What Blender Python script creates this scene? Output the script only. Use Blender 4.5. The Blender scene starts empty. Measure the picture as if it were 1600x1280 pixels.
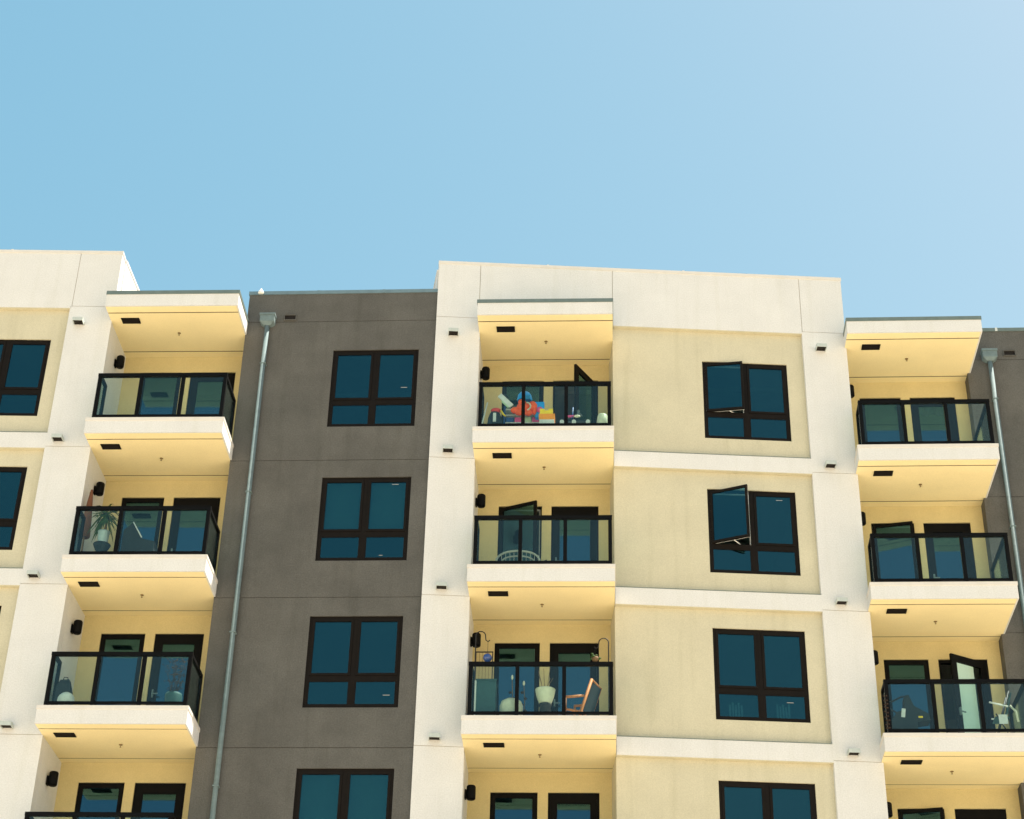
import bpy, bmesh, math, random
from mathutils import Matrix, Vector
random.seed(7)
S = bpy.context.scene
COL = S.collection
PI = math.pi

# ------------------------------------------------------------------ camera
GZ = 1.6                                   # eye height above the ground
cam = bpy.data.cameras.new('camera')
co = bpy.data.objects.new('camera', cam); COL.objects.link(co)
R_ = Vector((0.998209, 0.055697, 0.021852)); U_ = Vector((0.010991, -0.529721, 0.848101)); F_ = Vector((-0.058812, 0.846342, 0.529384))
M = Matrix.Identity(4)
for i in range(3):
    M[i][0] = R_[i]; M[i][1] = U_[i]; M[i][2] = -F_[i]
M.translation = Vector((0, -31.629, GZ))
co.matrix_world = M
cam.sensor_fit = 'HORIZONTAL'; cam.sensor_width = 36.0; cam.lens = 2881.2 / 1600 * 36
cam.clip_end = 5000; cam.clip_start = 0.1
S.camera = co

# ------------------------------------------------------------------ sky and sun
SUN_EL, SUN_BACK = math.radians(63), math.radians(6.3)      # sun to the right, a little behind the facade plane
sd = Vector((math.cos(SUN_EL) * math.cos(SUN_BACK), math.cos(SUN_EL) * math.sin(SUN_BACK), math.sin(SUN_EL)))
w = bpy.data.worlds.new('World'); S.world = w; w.use_nodes = True
nt = w.node_tree; bg = nt.nodes['Background']
sky = nt.nodes.new('ShaderNodeTexSky'); sky.sky_type = 'NISHITA'; sky.sun_disc = False
sky.sun_elevation = SUN_EL; sky.sun_rotation = math.atan2(sd.x, sd.y)
sky.air_density = 1.0; sky.dust_density = 1.5; sky.ozone_density = 1.0
# film-like response of the sky colour, one gentle power per channel over the whole sky
sep = nt.nodes.new('ShaderNodeSeparateColor'); cmb = nt.nodes.new('ShaderNodeCombineColor')
nt.links.new(sky.outputs[0], sep.inputs[0])
for i, (piv, gam, out) in enumerate(((1.56, 1.35, 1.58), (2.18, .7, 2.62), (3.52, .5, 3.36))):
    d = nt.nodes.new('ShaderNodeMath'); d.operation = 'DIVIDE'; d.inputs[1].default_value = piv; nt.links.new(sep.outputs[i], d.inputs[0])
    c = nt.nodes.new('ShaderNodeMath'); c.operation = 'MINIMUM'; c.inputs[1].default_value = 2.0; nt.links.new(d.outputs[0], c.inputs[0])
    p = nt.nodes.new('ShaderNodeMath'); p.operation = 'POWER'; p.inputs[1].default_value = gam; nt.links.new(c.outputs[0], p.inputs[0])
    q = nt.nodes.new('ShaderNodeMath'); q.operation = 'MULTIPLY'; q.inputs[1].default_value = out; nt.links.new(p.outputs[0], q.inputs[0])
    nt.links.new(q.outputs[0], cmb.inputs[i])
nt.links.new(cmb.outputs[0], bg.inputs[0])
bg.inputs[1].default_value = 0.108
sun = bpy.data.lights.new('sun', 'SUN'); sun.energy = 5.0; sun.angle = math.radians(0.53); sun.color = (1.0, 0.94, 0.84)
so = bpy.data.objects.new('sun', sun); COL.objects.link(so)
so.rotation_euler = sd.to_track_quat('Z', 'Y').to_euler(); so.location = (30, 5, 60)
S.view_settings.view_transform = 'Standard'; S.view_settings.look = 'None'
S.view_settings.gamma = 1; S.view_settings.use_curve_mapping = False
S.view_settings.exposure = 1.12

# ------------------------------------------------------------------ helpers
class MB:
    def __init__(s): s.v = []; s.f = []; s.sm = []
    def add(s, vs, fs, smooth=False):
        o = len(s.v); s.v += [tuple(p) for p in vs]
        s.f += [tuple(o + i for i in f) for f in fs]; s.sm += [smooth] * len(fs); return s
    def box(s, x0, x1, y0, y1, z0, z1):
        v = [(x, y, z) for z in (z0, z1) for y in (y0, y1) for x in (x0, x1)]
        return s.add(v, [(0, 2, 3, 1), (4, 5, 7, 6), (0, 1, 5, 4), (2, 6, 7, 3), (0, 4, 6, 2), (1, 3, 7, 5)])
    def obox(s, mat, x0, x1, y0, y1, z0, z1):
        v = [mat @ Vector((x, y, z)) for z in (z0, z1) for y in (y0, y1) for x in (x0, x1)]
        return s.add(v, [(0, 2, 3, 1), (4, 5, 7, 6), (0, 1, 5, 4), (2, 6, 7, 3), (0, 4, 6, 2), (1, 3, 7, 5)])
    def ring(s, x0, x1, y0, y1, z0, z1, b, t=None, bt=None):
        """rectangular frame in the x/z plane: border b at the sides, t at the top, bt at the bottom"""
        t = b if t is None else t; bt = b if bt is None else bt
        out = [(x0, z0), (x1, z0), (x1, z1), (x0, z1)]
        inn = [(x0 + b, z0 + bt), (x1 - b, z0 + bt), (x1 - b, z1 - t), (x0 + b, z1 - t)]
        v = [(x, y, z) for y in (y0, y1) for (x, z) in out + inn]
        f = []
        for i in range(4):
            j = (i + 1) % 4
            f += [(i, j, 4 + j, 4 + i), (8 + j, 8 + i, 12 + i, 12 + j), (j, i, 8 + i, 8 + j), (4 + i, 4 + j, 12 + j, 12 + i)]
        return s.add(v, f)
    def grid(s, x0, x1, y0, y1, z0, z1, holes):
        """wall with rectangular openings"""
        xs = sorted({x0, x1, *[h[0] for h in holes], *[h[1] for h in holes]})
        zs = sorted({z0, z1, *[h[2] for h in holes], *[h[3] for h in holes]})
        nx, nz = len(xs), len(zs)
        vid = lambda i, k, b: (b * nz + k) * nx + i
        v = [(x, y, z) for y in (y0, y1) for z in zs for x in xs]
        def solid(i, k):
            if i < 0 or k < 0 or i >= nx - 1 or k >= nz - 1: return False
            cx, cz = (xs[i] + xs[i + 1]) / 2, (zs[k] + zs[k + 1]) / 2
            return not any(h[0] < cx < h[1] and h[2] < cz < h[3] for h in holes)
        f = []
        for i in range(nx - 1):
            for k in range(nz - 1):
                if not solid(i, k): continue
                f.append((vid(i, k, 0), vid(i + 1, k, 0), vid(i + 1, k + 1, 0), vid(i, k + 1, 0)))
                f.append((vid(i, k, 1), vid(i, k + 1, 1), vid(i + 1, k + 1, 1), vid(i + 1, k, 1)))
                for (di, dk, a, b) in ((-1, 0, (i, k + 1), (i, k)), (1, 0, (i + 1, k), (i + 1, k + 1)), (0, -1, (i, k), (i + 1, k)), (0, 1, (i + 1, k + 1), (i, k + 1))):
                    if not solid(i + di, k + dk):
                        f.append((vid(*b, 0), vid(*a, 0), vid(*a, 1), vid(*b, 1)))
        return s.add(v, f)
    def tube(s, pts, r, n=8, closed=False, cap=True):
        pts = [Vector(p) for p in pts]; m = len(pts)
        rs = r if isinstance(r, (list, tuple)) else [r] * m
        v = []; up = None
        for i, p in enumerate(pts):
            a = pts[(i - 1) % m] if closed or i > 0 else p
            b = pts[(i + 1) % m] if closed or i < m - 1 else p
            t = (b - a).normalized()
            if up is None: up = Vector((0, 0, 1)) if abs(t.z) < 0.9 else Vector((0, 1, 0))
            x = t.cross(up).normalized(); y = x.cross(t).normalized(); up = y
            v += [p + (x * math.cos(2 * PI * k / n) + y * math.sin(2 * PI * k / n)) * rs[i] for k in range(n)]
        f = []
        for i in range(m if closed else m - 1):
            j = (i + 1) % m
            f += [(i * n + k, i * n + (k + 1) % n, j * n + (k + 1) % n, j * n + k) for k in range(n)]
        s.add(v, f, True)
        if cap and not closed:
            o = len(s.v) - len(v)
            s.f += [tuple(o + k for k in range(n - 1, -1, -1)), tuple(o + (m - 1) * n + k for k in range(n))]; s.sm += [False, False]
        return s
    def lathe(s, prof, n=16, c=(0, 0, 0)):
        v = [(c[0] + r * math.cos(2 * PI * k / n), c[1] + r * math.sin(2 * PI * k / n), c[2] + z) for r, z in prof for k in range(n)]
        f = [(i * n + k, i * n + (k + 1) % n, (i + 1) * n + (k + 1) % n, (i + 1) * n + k) for i in range(len(prof) - 1) for k in range(n)]
        return s.add(v, f, True)
    def ball(s, c, r, n=12, m=8):
        rx, ry, rz = r if isinstance(r, (list, tuple)) else (r, r, r)
        v = []; 
        for i in range(m + 1):
            a = -PI / 2 + PI * i / m
            v += [(c[0] + rx * max(math.cos(a), .02) * math.cos(2 * PI * k / n), c[1] + ry * max(math.cos(a), .02) * math.sin(2 * PI * k / n), c[2] + rz * math.sin(a)) for k in range(n)]
        f = [(i * n + k, i * n + (k + 1) % n, (i + 1) * n + (k + 1) % n, (i + 1) * n + k) for i in range(m) for k in range(n)]
        return s.add(v, f, True)
    def mesh(s, name, mat):
        me = bpy.data.meshes.new(name); me.from_pydata(s.v, [], s.f); me.update()
        if any(s.sm): me.polygons.foreach_set('use_smooth', s.sm)
        me.materials.append(mat); return me
    def build(s, name, mat, parent=None, m=None, label=None):
        return obj(name, s.mesh(name, mat), parent, m, label)

def obj(name, me, parent=None, m=None, label=None):
    o = bpy.data.objects.new(name, me); COL.objects.link(o)
    if parent: o.parent = parent
    if m is not None: o.matrix_basis = m
    if label: o['label'] = label
    return o

def tag(o, label, cat, group=None):
    o['label'] = label; o['category'] = cat
    if group: o['group'] = group
    return o

def thing(name, label, cat, m, group=None):
    o = bpy.data.objects.new(name, None); COL.objects.link(o); o.matrix_basis = m; o.empty_display_size = .2
    return tag(o, label, cat, group)

def copy_tree(o, parent=None, m=None):
    c = o.copy(); COL.objects.link(c)
    if parent: c.parent = parent
    if m is not None: c.matrix_basis = m
    for ch in list(o.children): copy_tree(ch, c)
    return c

T = lambda x=0, y=0, z=0: Matrix.Translation((x, y, z))
RZ = lambda a: Matrix.Rotation(a, 4, 'Z')
RX = lambda a: Matrix.Rotation(a, 4, 'X')
RY = lambda a: Matrix.Rotation(a, 4, 'Y')

# ------------------------------------------------------------------ materials
def mat(name, col, rough=.8, metal=0., var=.08, vscale=3., bump=0., bscale=60., spec=.3, streak=0., tint=None):
    m = bpy.data.materials.new(name); m.use_nodes = True
    n = m.node_tree.nodes; l = m.node_tree.links; p = n['Principled BSDF']
    p.inputs['Roughness'].default_value = rough; p.inputs['Metallic'].default_value = metal
    p.inputs['Specular IOR Level'].default_value = spec
    tc = n.new('ShaderNodeTexCoord')
    ns = n.new('ShaderNodeTexNoise'); ns.inputs['Scale'].default_value = vscale; ns.inputs['Detail'].default_value = 6; ns.inputs['Roughness'].default_value = .65
    l.new(tc.outputs['Object'], ns.inputs['Vector'])
    cr = n.new('ShaderNodeValToRGB')
    a = [c * (1 - var) for c in col]; b = [min(1, c * (1 + var)) for c in col]
    cr.color_ramp.elements[0].position = .3; cr.color_ramp.elements[1].position = .7
    cr.color_ramp.elements[0].color = (*a, 1); cr.color_ramp.elements[1].color = (*b, 1)
    l.new(ns.outputs['Fac'], cr.inputs['Fac'])
    out = cr.outputs['Color']
    if streak:                                             # faint vertical weathering runs
        mp = n.new('ShaderNodeMapping'); mp.inputs['Scale'].default_value = (5, 5, .35)
        l.new(tc.outputs['Object'], mp.inputs['Vector'])
        n2 = n.new('ShaderNodeTexNoise'); n2.inputs['Scale'].default_value = 1.0; n2.inputs['Detail'].default_value = 5
        l.new(mp.outputs[0], n2.inputs['Vector'])
        r2 = n.new('ShaderNodeValToRGB'); r2.color_ramp.elements[0].position = .52; r2.color_ramp.elements[1].position = .8
        r2.color_ramp.elements[0].color = (1, 1, 1, 1); k = 1 - streak; r2.color_ramp.elements[1].color = (k, k, k * .97, 1)
        l.new(n2.outputs['Fac'], r2.inputs['Fac'])
        mx = n.new('ShaderNodeMix'); mx.data_type = 'RGBA'; mx.blend_type = 'MULTIPLY'; mx.inputs['Factor'].default_value = 1
        l.new(out, mx.inputs['A']); l.new(r2.outputs['Color'], mx.inputs['B']); out = mx.outputs['Result']
    if bump:
        nb = n.new('ShaderNodeTexNoise'); nb.inputs['Scale'].default_value = bscale; nb.inputs['Detail'].default_value = 4; nb.inputs['Roughness'].default_value = .7
        l.new(tc.outputs['Object'], nb.inputs['Vector'])
        bp = n.new('ShaderNodeBump'); bp.inputs['Strength'].default_value = bump; bp.inputs['Distance'].default_value = .02
        l.new(nb.outputs['Fac'], bp.inputs['Height']); l.new(bp.outputs[0], p.inputs['Normal'])
        # sand grains of the finish: tiny colour flecks
        r3 = n.new('ShaderNodeValToRGB'); r3.color_ramp.elements[0].position = .3; r3.color_ramp.elements[1].position = .7
        g = .75 * bump; r3.color_ramp.elements[0].color = (1 - g, 1 - g, 1 - g * 1.1, 1); r3.color_ramp.elements[1].color = (1, 1, 1, 1)
        l.new(nb.outputs['Fac'], r3.inputs['Fac'])
        m3 = n.new('ShaderNodeMix'); m3.data_type = 'RGBA'; m3.blend_type = 'MULTIPLY'; m3.inputs['Factor'].default_value = 1
        l.new(out, m3.inputs['A']); l.new(r3.outputs['Color'], m3.inputs['B']); out = m3.outputs['Result']
    l.new(out, p.inputs['Base Color'])
    return m

def glass(name, tint, r0, refl=(1, 1, 1), rough=0.0, wave=0.):
    m = bpy.data.materials.new(name); m.use_nodes = True
    n = m.node_tree.nodes; l = m.node_tree.links
    n.remove(n['Principled BSDF']); out = n['Material Output']
    ge = n.new('ShaderNodeNewGeometry')
    dp = n.new('ShaderNodeVectorMath'); dp.operation = 'DOT_PRODUCT'
    l.new(ge.outputs['Normal'], dp.inputs[0]); l.new(ge.outputs['Incoming'], dp.inputs[1])
    ab = n.new('ShaderNodeMath'); ab.operation = 'ABSOLUTE'; l.new(dp.outputs['Value'], ab.inputs[0])
    om = n.new('ShaderNodeMath'); om.operation = 'SUBTRACT'; om.inputs[0].default_value = 1; l.new(ab.outputs[0], om.inputs[1])
    pw = n.new('ShaderNodeMath'); pw.operation = 'POWER'; pw.inputs[1].default_value = 5; l.new(om.outputs[0], pw.inputs[0])
    ma = n.new('ShaderNodeMath'); ma.operation = 'MULTIPLY_ADD'; ma.inputs[1].default_value = 1 - r0; ma.inputs[2].default_value = r0; l.new(pw.outputs[0], ma.inputs[0])
    tr = n.new('ShaderNodeBsdfTransparent'); tr.inputs['Color'].default_value = (*tint, 1)
    gl = n.new('ShaderNodeBsdfGlossy'); gl.inputs['Roughness'].default_value = rough; gl.inputs['Color'].default_value = (*refl, 1)
    if wave:
        tc = n.new('ShaderNodeTexCoord'); nz = n.new('ShaderNodeTexNoise'); nz.inputs['Scale'].default_value = 1.6; l.new(tc.outputs['Object'], nz.inputs['Vector'])
        bp = n.new('ShaderNodeBump'); bp.inputs['Strength'].default_value = wave; bp.inputs['Distance'].default_value = .02
        l.new(nz.outputs['Fac'], bp.inputs['Height']); l.new(bp.outputs[0], gl.inputs['Normal'])
    mx = n.new('ShaderNodeMixShader'); l.new(ma.outputs[0], mx.inputs[0]); l.new(tr.outputs[0], mx.inputs[1]); l.new(gl.outputs[0], mx.inputs[2])
    l.new(mx.outputs[0], out.inputs['Surface'])
    return m

WHITE = mat('white_stucco', (.72, .71, .685), .9, var=.04, vscale=1.3, bump=.24, bscale=38, streak=.06)
BEIGE = mat('beige_stucco', (.61, .56, .405), .9, var=.06, vscale=1.1, bump=.24, bscale=42, streak=.10)
GREY = mat('grey_stucco', (.121, .117, .107), .92, var=.18, vscale=1.0, bump=.45, bscale=34, streak=.16)
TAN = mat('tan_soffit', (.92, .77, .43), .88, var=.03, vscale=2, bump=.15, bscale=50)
BACK = mat('tan_wall', (.64, .525, .265), .9, var=.05, vscale=2, bump=.2, bscale=50)
COPING = mat('white_metal_coping', (.66, .62, .56), .5, var=.04, vscale=4, streak=.08)
FLASH = mat('grey_metal_flashing', (.16, .20, .18), .45, .3, var=.12, vscale=5)
BLUEFLASH = mat('blue_grey_flashing', (.17, .24, .26), .45, .3, var=.12, vscale=5)
REVEAL = mat('reveal_channel', (.05, .03, .012), .7, var=.1)
BLACK = mat('black_aluminium', (.003, .003, .003), .6, .0, var=.2, vscale=6, spec=.1)
BRONZE = mat('dark_bronze_frame', (.008, .0055, .0035), .6, .0, var=.2, vscale=6, spec=.12)
GALV = mat('galvanised_steel', (.15, .20, .20), .75, .1, var=.15, vscale=9)
PALEGALV = mat('pale_painted_metal', (.62, .64, .60), .5, .1, var=.1, vscale=9)
HOOD = mat('weathered_vent_metal', (.50, .54, .50), .5, .1, var=.1, vscale=9)
DARK = mat('dark_opening', (.012, .009, .007), .9, var=.2)
VINYL = mat('white_vinyl', (.78, .77, .72), .5, var=.03)
ROOM = mat('room_paint', (.42, .40, .36), .9, var=.04)
DECK = mat('roof_membrane', (.45, .43, .40), .9, var=.1)
WGLASS = glass('window_glass', (.36, .52, .54), .078, (.32, .84, .95), wave=.04)
DGLASS = glass('door_glass', (.42, .56, .56), .105, (.32, .74, 1.0), wave=.05)
RGLASS = glass('railing_glass', (.88, .95, .92), .028, (.85, 1.0, 1.0))

# ------------------------------------------------------------------ ground
gm = mat('pale_paving', (.64, .545, .42), .9, var=.15, vscale=.3, bump=.1, bscale=8)
g = MB().add([(-900, -900, 0), (900, -900, 0), (900, 900, 0), (-900, 900, 0)], [(0, 1, 2, 3)]).build('ground', gm)
g['kind'] = 'structure'

# ------------------------------------------------------------------ frames of the facade
H = 3.05
def frame(x, y, a, px=0): return T(x, y, GZ) @ RZ(a) @ T(-px)
FG = frame(0, 0, 0)
FL = frame(-10.558, -.577, .0459)
FC = frame(-3.829, -.060, .0983)
FLB = frame(-7, -1.078, .0121, -7)
FCB = frame(1, -.589, .0089, 1)
FRB = frame(9, .224, .0006, 9)
ZT, ZTR, ZB, ZD = 22.051, 22.077, 21.702, 24.370
YR1, YR2, YB = .258, 1.702, 1.926
BASE = -GZ + .05
ROWS = 5
bld = thing('apartment_building', 'modern stucco apartment block of white, beige and grey bays with stacked balconies', 'apartment building', Matrix.Identity(4))
PT = lambda mb, name, m, fr, label=None: mb.build(name, m, bld, fr, label)

# ---- windows -------------------------------------------------------------
def window(fr, x0, x1, z0, z1, y, swing=0, blinds=None):
    xm = (x0 + x1) / 2; zm = z0 + .325 * (z1 - z0)
    mb = MB().ring(x0, x1, y + .03, y + .13, z0, z1, .055)
    mb.box(xm - .045, xm + .045, y + .034, y + .128, z0 + .055, z1 - .055)
    for (a, b) in ((x0 + .055, xm - .045), (xm + .045, x1 - .055)):
        mb.box(a, b, y + .034, y + .128, zm - .045, zm + .045)
    fr_o = PT(mb, 'window', BRONZE, fr)
    for i, (a, b) in enumerate(((x0 + .055, xm - .045), (xm + .045, x1 - .055))):
        zl, zh = zm + .045, z1 - .055
        m = Matrix.Identity(4)
        if i == 0 and swing:
            m = T(a, y + .03, 0) @ RZ(-swing) @ T(-a, -(y + .03), 0)
        sash = MB().ring(a + .003, b - .003, y + .022, y + .07, zl + .003, zh - .003, .048)
        sash.build('sash', BRONZE, fr_o, m)
        MB().box(a + .051, b - .051, y + .042, y + .052, zl + .051, zh - .051).build('pane', WGLASS, fr_o, m)
        if i == 0 and swing:
            MB().ring(a + .006, b - .006, y + .071, y + .085, zl + .006, zh - .006, .03).build('sash_lining', VINYL, fr_o, m)
            MB().ring(a + .001, b - .001, y + .075, y + .12, zl + .001, zh - .001, .014).build('frame_lining', VINYL, fr_o)
            p = m @ Vector((a + (b - a) * .55, y + .06, zl + .02))
            MB().tube([(b - .2, y + .08, zl + .02), (p.x, p.y, zl + .02)], .01, 6).build('stay_arm', VINYL, fr_o)
        MB().ring(a + .002, b - .002, y + .036, y + .07, z0 + .057, zm - .047, .028).build('bead', BRONZE, fr_o)
        MB().box(a + .03, b - .03, y + .046, y + .056, z0 + .085, zm - .075).build('pane', WGLASS, fr_o)
    return fr_o

def room(fr, x0, x1, y0, y1, z0, z1):
    v = [(x, y, z) for z in (z0, z1) for y in (y0, y1) for x in (x0, x1)]
    mb = MB().add(v, [(0, 1, 3, 2), (4, 6, 7, 5), (2, 3, 7, 6), (0, 2, 6, 4), (1, 5, 7, 3)])
    return PT(mb, 'room', ROOM, fr)

def sticker(win, x, y, z, wd=.13):
    MB().box(x, x + wd, y, y + .002, z, z + .009).build('sticker', ROOM, win)

J = .011                                       # width of the stucco control joints
def panel(fr, x0, x1, z0, z1, y0, y1, m, name, holes=()):
    return PT(MB().grid(x0, x1, y0, y1, z0, z1, list(holes)), name, m, fr)
def joint(fr, x0, x1, z, y, m):                # recessed strip closing a horizontal joint
    PT(MB().box(x0, x1, y + .02, y + .12, z - .03, z + .03), 'joint', REVEAL if m is None else m, fr)

GREYJ = mat('grey_joint', (.07, .055, .045), .9)
WHITEJ = mat('white_joint', (.42, .37, .28), .9)

# ---- grey wall between the left and middle balconies ------------------------
def grey_bay(fr, x0, x1, y, ztop, zj0, zj, wins):
    zs = [ztop - .08, zj0] + [zj - k * H for k in range(ROWS)] + [BASE]
    for i in range(len(zs) - 1):
        hi, lo = zs[i], zs[i + 1]
        hs = []
        if wins and 1 <= i <= ROWS:
            hs = [(wins[0], wins[1], wins[2] - i * H, wins[3] - i * H)]
        panel(fr, x0, x1, lo + (J if i < len(zs) - 2 else 0), hi, y, y + .25, GREY, 'wall_panel', hs)
        if i < len(zs) - 2: joint(fr, x0 + .01, x1 - .01, lo, y, GREYJ)
    return zs
grey_bay(FG, -7.854, -3.80, 0, 22.81, 22.012, 18.628, (-5.954, -4.167, 22.4695, 24.3396))
PT(MB().box(-7.87, -3.70, -.02, .30, 22.726, 22.81), 'flashing', BLUEFLASH, FG)
gwins = []
for k in range(1, ROWS + 1):
    gwins.append(window(FG, -5.954, -4.167, 22.4695 - k * H, 24.3396 - k * H, 0))
    room(FG, -7.7, -3.95, .252, 4.2, ZT - k * H + .05, ZB - (k - 1) * H + .02)
sticker(gwins[0], -4.50, .040, 20.37); sticker(gwins[1], -4.55, .040, 18.08); sticker(gwins[1], -4.72, .044, 16.50, .07); sticker(gwins[2], -4.47, .044, 13.58)
PT(MB().box(-7.854, -7.60, .252, 2.2, BASE, 22.72), 'return_wall', GREY, FG)
# right grey wall
YG2 = 1.583
grey_bay(FRB, 7.40, 14.0, YG2, 22.85, 22.03, 18.67, None)
PT(MB().box(7.36, 14.02, YG2 - .02, YG2 + .3, 22.765, 22.85), 'flashing', FLASH, FRB)
PT(MB().box(7.40, 7.65, YG2 + .252, YG2 + 1.2, BASE, 22.76), 'return_wall', GREY, FRB)

def roller_blind(fr, x0, x1, y, z0, z1, lab):
    t = thing('roller_blind', lab, 'blind', fr @ T(x0, y, z0))
    MB().box(0, x1 - x0, 0, .006, 0, z1 - z0).build('fabric', BLIND, t); MB().box(-.01, x1 - x0 + .01, -.005, .012, -.025, 0).build('bottom_bar', VINYL, t)
BLIND = mat('blind_fabric', (.30, .33, .27), .9, var=.05)
for k, (a, lab) in {2: (.64, 'pale roller blind lowered behind the grey wall window with pink bedding'), 4: (.1, 'pale roller blind drawn down in the lowest grey wall window')}.items():
    z0_, z1_ = 22.4695 - k * H, 24.3396 - k * H
    roller_blind(FG, -5.90, -4.22, .16, z0_ + a + .04, z1_ - .02, lab)

# ---- white blocks with a beige window panel ----------------------------------
ZC, ZP, PJ0, PJ = 23.511, 22.013, 22.065, 18.650
LT, LB_ = 18.986, 18.608
REC = .10
def pilaster(fr, x0, x1, deep):
    zs = [PJ0] + [PJ - k * H for k in range(ROWS)] + [BASE]
    for i in range(len(zs) - 1):
        last = i == len(zs) - 2
        panel(fr, x0, x1, zs[i + 1] + (0 if last else J), zs[i], 0, deep, WHITE, 'pilaster')
    for z in zs[:-1]:
        PT(MB().box(x0 + .012, x1 - .012, .012, deep - .02, z - .02, z + .03), 'joint', WHITEJ, fr)
def beige_bay(fr, x0, x1, w0, w1, swings):
    zs = [ZP]
    for k in range(ROWS): zs += [LT - k * H, LB_ - k * H]
    wins = []
    for i in range(ROWS):
        hi, lo = (ZP if i == 0 else LB_ - (i - 1) * H), LT - i * H
        hole = (w0, w1, 22.4695 - (i + 1) * H, 24.3396 - (i + 1) * H)
        panel(fr, x0, x1, lo - .05, hi + .05, REC, REC + .22, BEIGE, 'wall_panel', [hole])
        wins.append(window(fr, w0, w1, hole[2], hole[3], REC, swings[i]))
        # ledge and its metal flashing and tan underside
        PT(MB().box(x0, x1 - .002, 0, REC + .1, LB_ - i * H + .012, LT - i * H - .012), 'ledge', WHITE, fr)
        PT(MB().box(x0, x1 - .002, -.008, REC - .002, LT - i * H - .012, LT - i * H), 'flashing', FLASH, fr)
        PT(MB().box(x0 + .004, x1 - .004, .004, REC - .002, LB_ - i * H, LB_ - i * H + .012), 'ledge_soffit', BEIGE, fr)
        room(fr, x0 + .1, x1 - .1, REC + .221, 4.4, ZT - (i + 1) * H + .05, ZB - i * H + .02)
    panel(fr, x0, x1, BASE, LB_ - (ROWS - 1) * H - .3, REC, REC + .22, BEIGE, 'wall_panel')
    PT(MB().box(x0 + .004, x1 - .004, .004, REC - .002, ZP - .004, ZP + .012), 'ledge_soffit', BEIGE, fr)
    return wins
def parapet(fr, cuts, y1=.3):
    for a, b in zip(cuts[:-1], cuts[1:]):
        mid = a + (0 if a == cuts[0] else J / 2); e = b - (0 if b == cuts[-1] else J / 2)
        panel(fr, mid, e, ZP + .0125 if b - a > 2.8 or a < -2 else PJ0 + J, ZC - .07, 0, y1, WHITE, 'parapet_panel')
    for c in cuts[1:-1]:
        PT(MB().box(c - .03, c + .03, .012, y1 - .05, PJ0 + .05, ZC - .075), 'joint', WHITEJ, fr)
    PT(MB().box(cuts[0] - .012, cuts[-1] + .012, -.014, y1 + .02, ZC - .07, ZC), 'coping', COPING, fr)

# middle block
pilaster(FC, 0, .918, .42)
pilaster(FC, 7.690, 8.608, .42)
parapet(FC, [0, .888, 3.70, 7.700, 8.608])
cw = beige_bay(FC, 3.705, 7.692, 5.569, 7.340, [math.radians(13), math.radians(28), 0, 0, 0])
sticker(cw[1], 6.95, REC + .040, 18.05); sticker(cw[2], 6.92, REC + .044, 13.72)
for x0, x1 in ((0, .25), (8.358, 8.608)):
    fr = FC @ RZ(.11) if x0 == 0 else FC
    PT(MB().box(x0 - .003, x1, .301, 5.0, 21.95, ZC - .07), 'parapet_return', WHITE, fr)
    PT(MB().box(x0 - .015, x1 + .012, .322, 5.0, ZC - .07, ZC), 'coping', COPING, fr)
PT(MB().box(.0, .25, .421, 3.0, BASE, 21.94), 'return_wall', WHITE, FC)
PT(MB().box(3.705, 3.95, REC + .222, 2.6, BASE, 21.95), 'return_wall', BEIGE, FC)
# left block
pilaster(FL, -.918, 0, .42)
parapet(FL, [-6.0, -.887, 0])
beige_bay(FL, -6.0, -.916, -2.995, -1.221, [0] * 5)
FLR = FL @ RZ(-.06)
PT(MB().box(-.25, 0, .301, 5.0, 21.95, ZC - .07), 'parapet_return', WHITE, FLR)
PT(MB().box(-.262, .012, .322, 5.0, ZC - .07, ZC), 'coping', COPING, FLR)

# ---- balcony bays --------------------------------------------------------
def leaf_set(part, x0, x1, z0, z1, y, side, top, swing=0, hinge='l', blind=False):  # blind: adds a white sheet imitating bright sky mirrored in the pane
    """frame already built as the part; adds a leaf and its pane, turned about its hinge"""
    m = Matrix.Identity(4)
    if swing:
        hx = x0 if hinge == 'l' else x1
        a = -swing if hinge == 'l' else swing
        m = T(hx, y, 0) @ RZ(a) @ T(-hx, -y, 0)
    MB().ring(x0, x1, y, y + .05, z0, z1, side, top, .12).build('leaf', BLACK, part, m)
    MB().box(x0 + side + .003, x1 - side - .003, y + .02, y + .03, z0 + .123, z1 - top - .003).build('pane', RGLASS if blind else DGLASS, part, m)
    if blind:
        MB().box(x0 + side + .004, x1 - side - .17, y + .034, y + .038, z0 + .125, z1 - top - .005).build('blind', VINYL, part, m)  # white sheet stands in for the sky's reflection; bare strip left beside it
    return m

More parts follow.
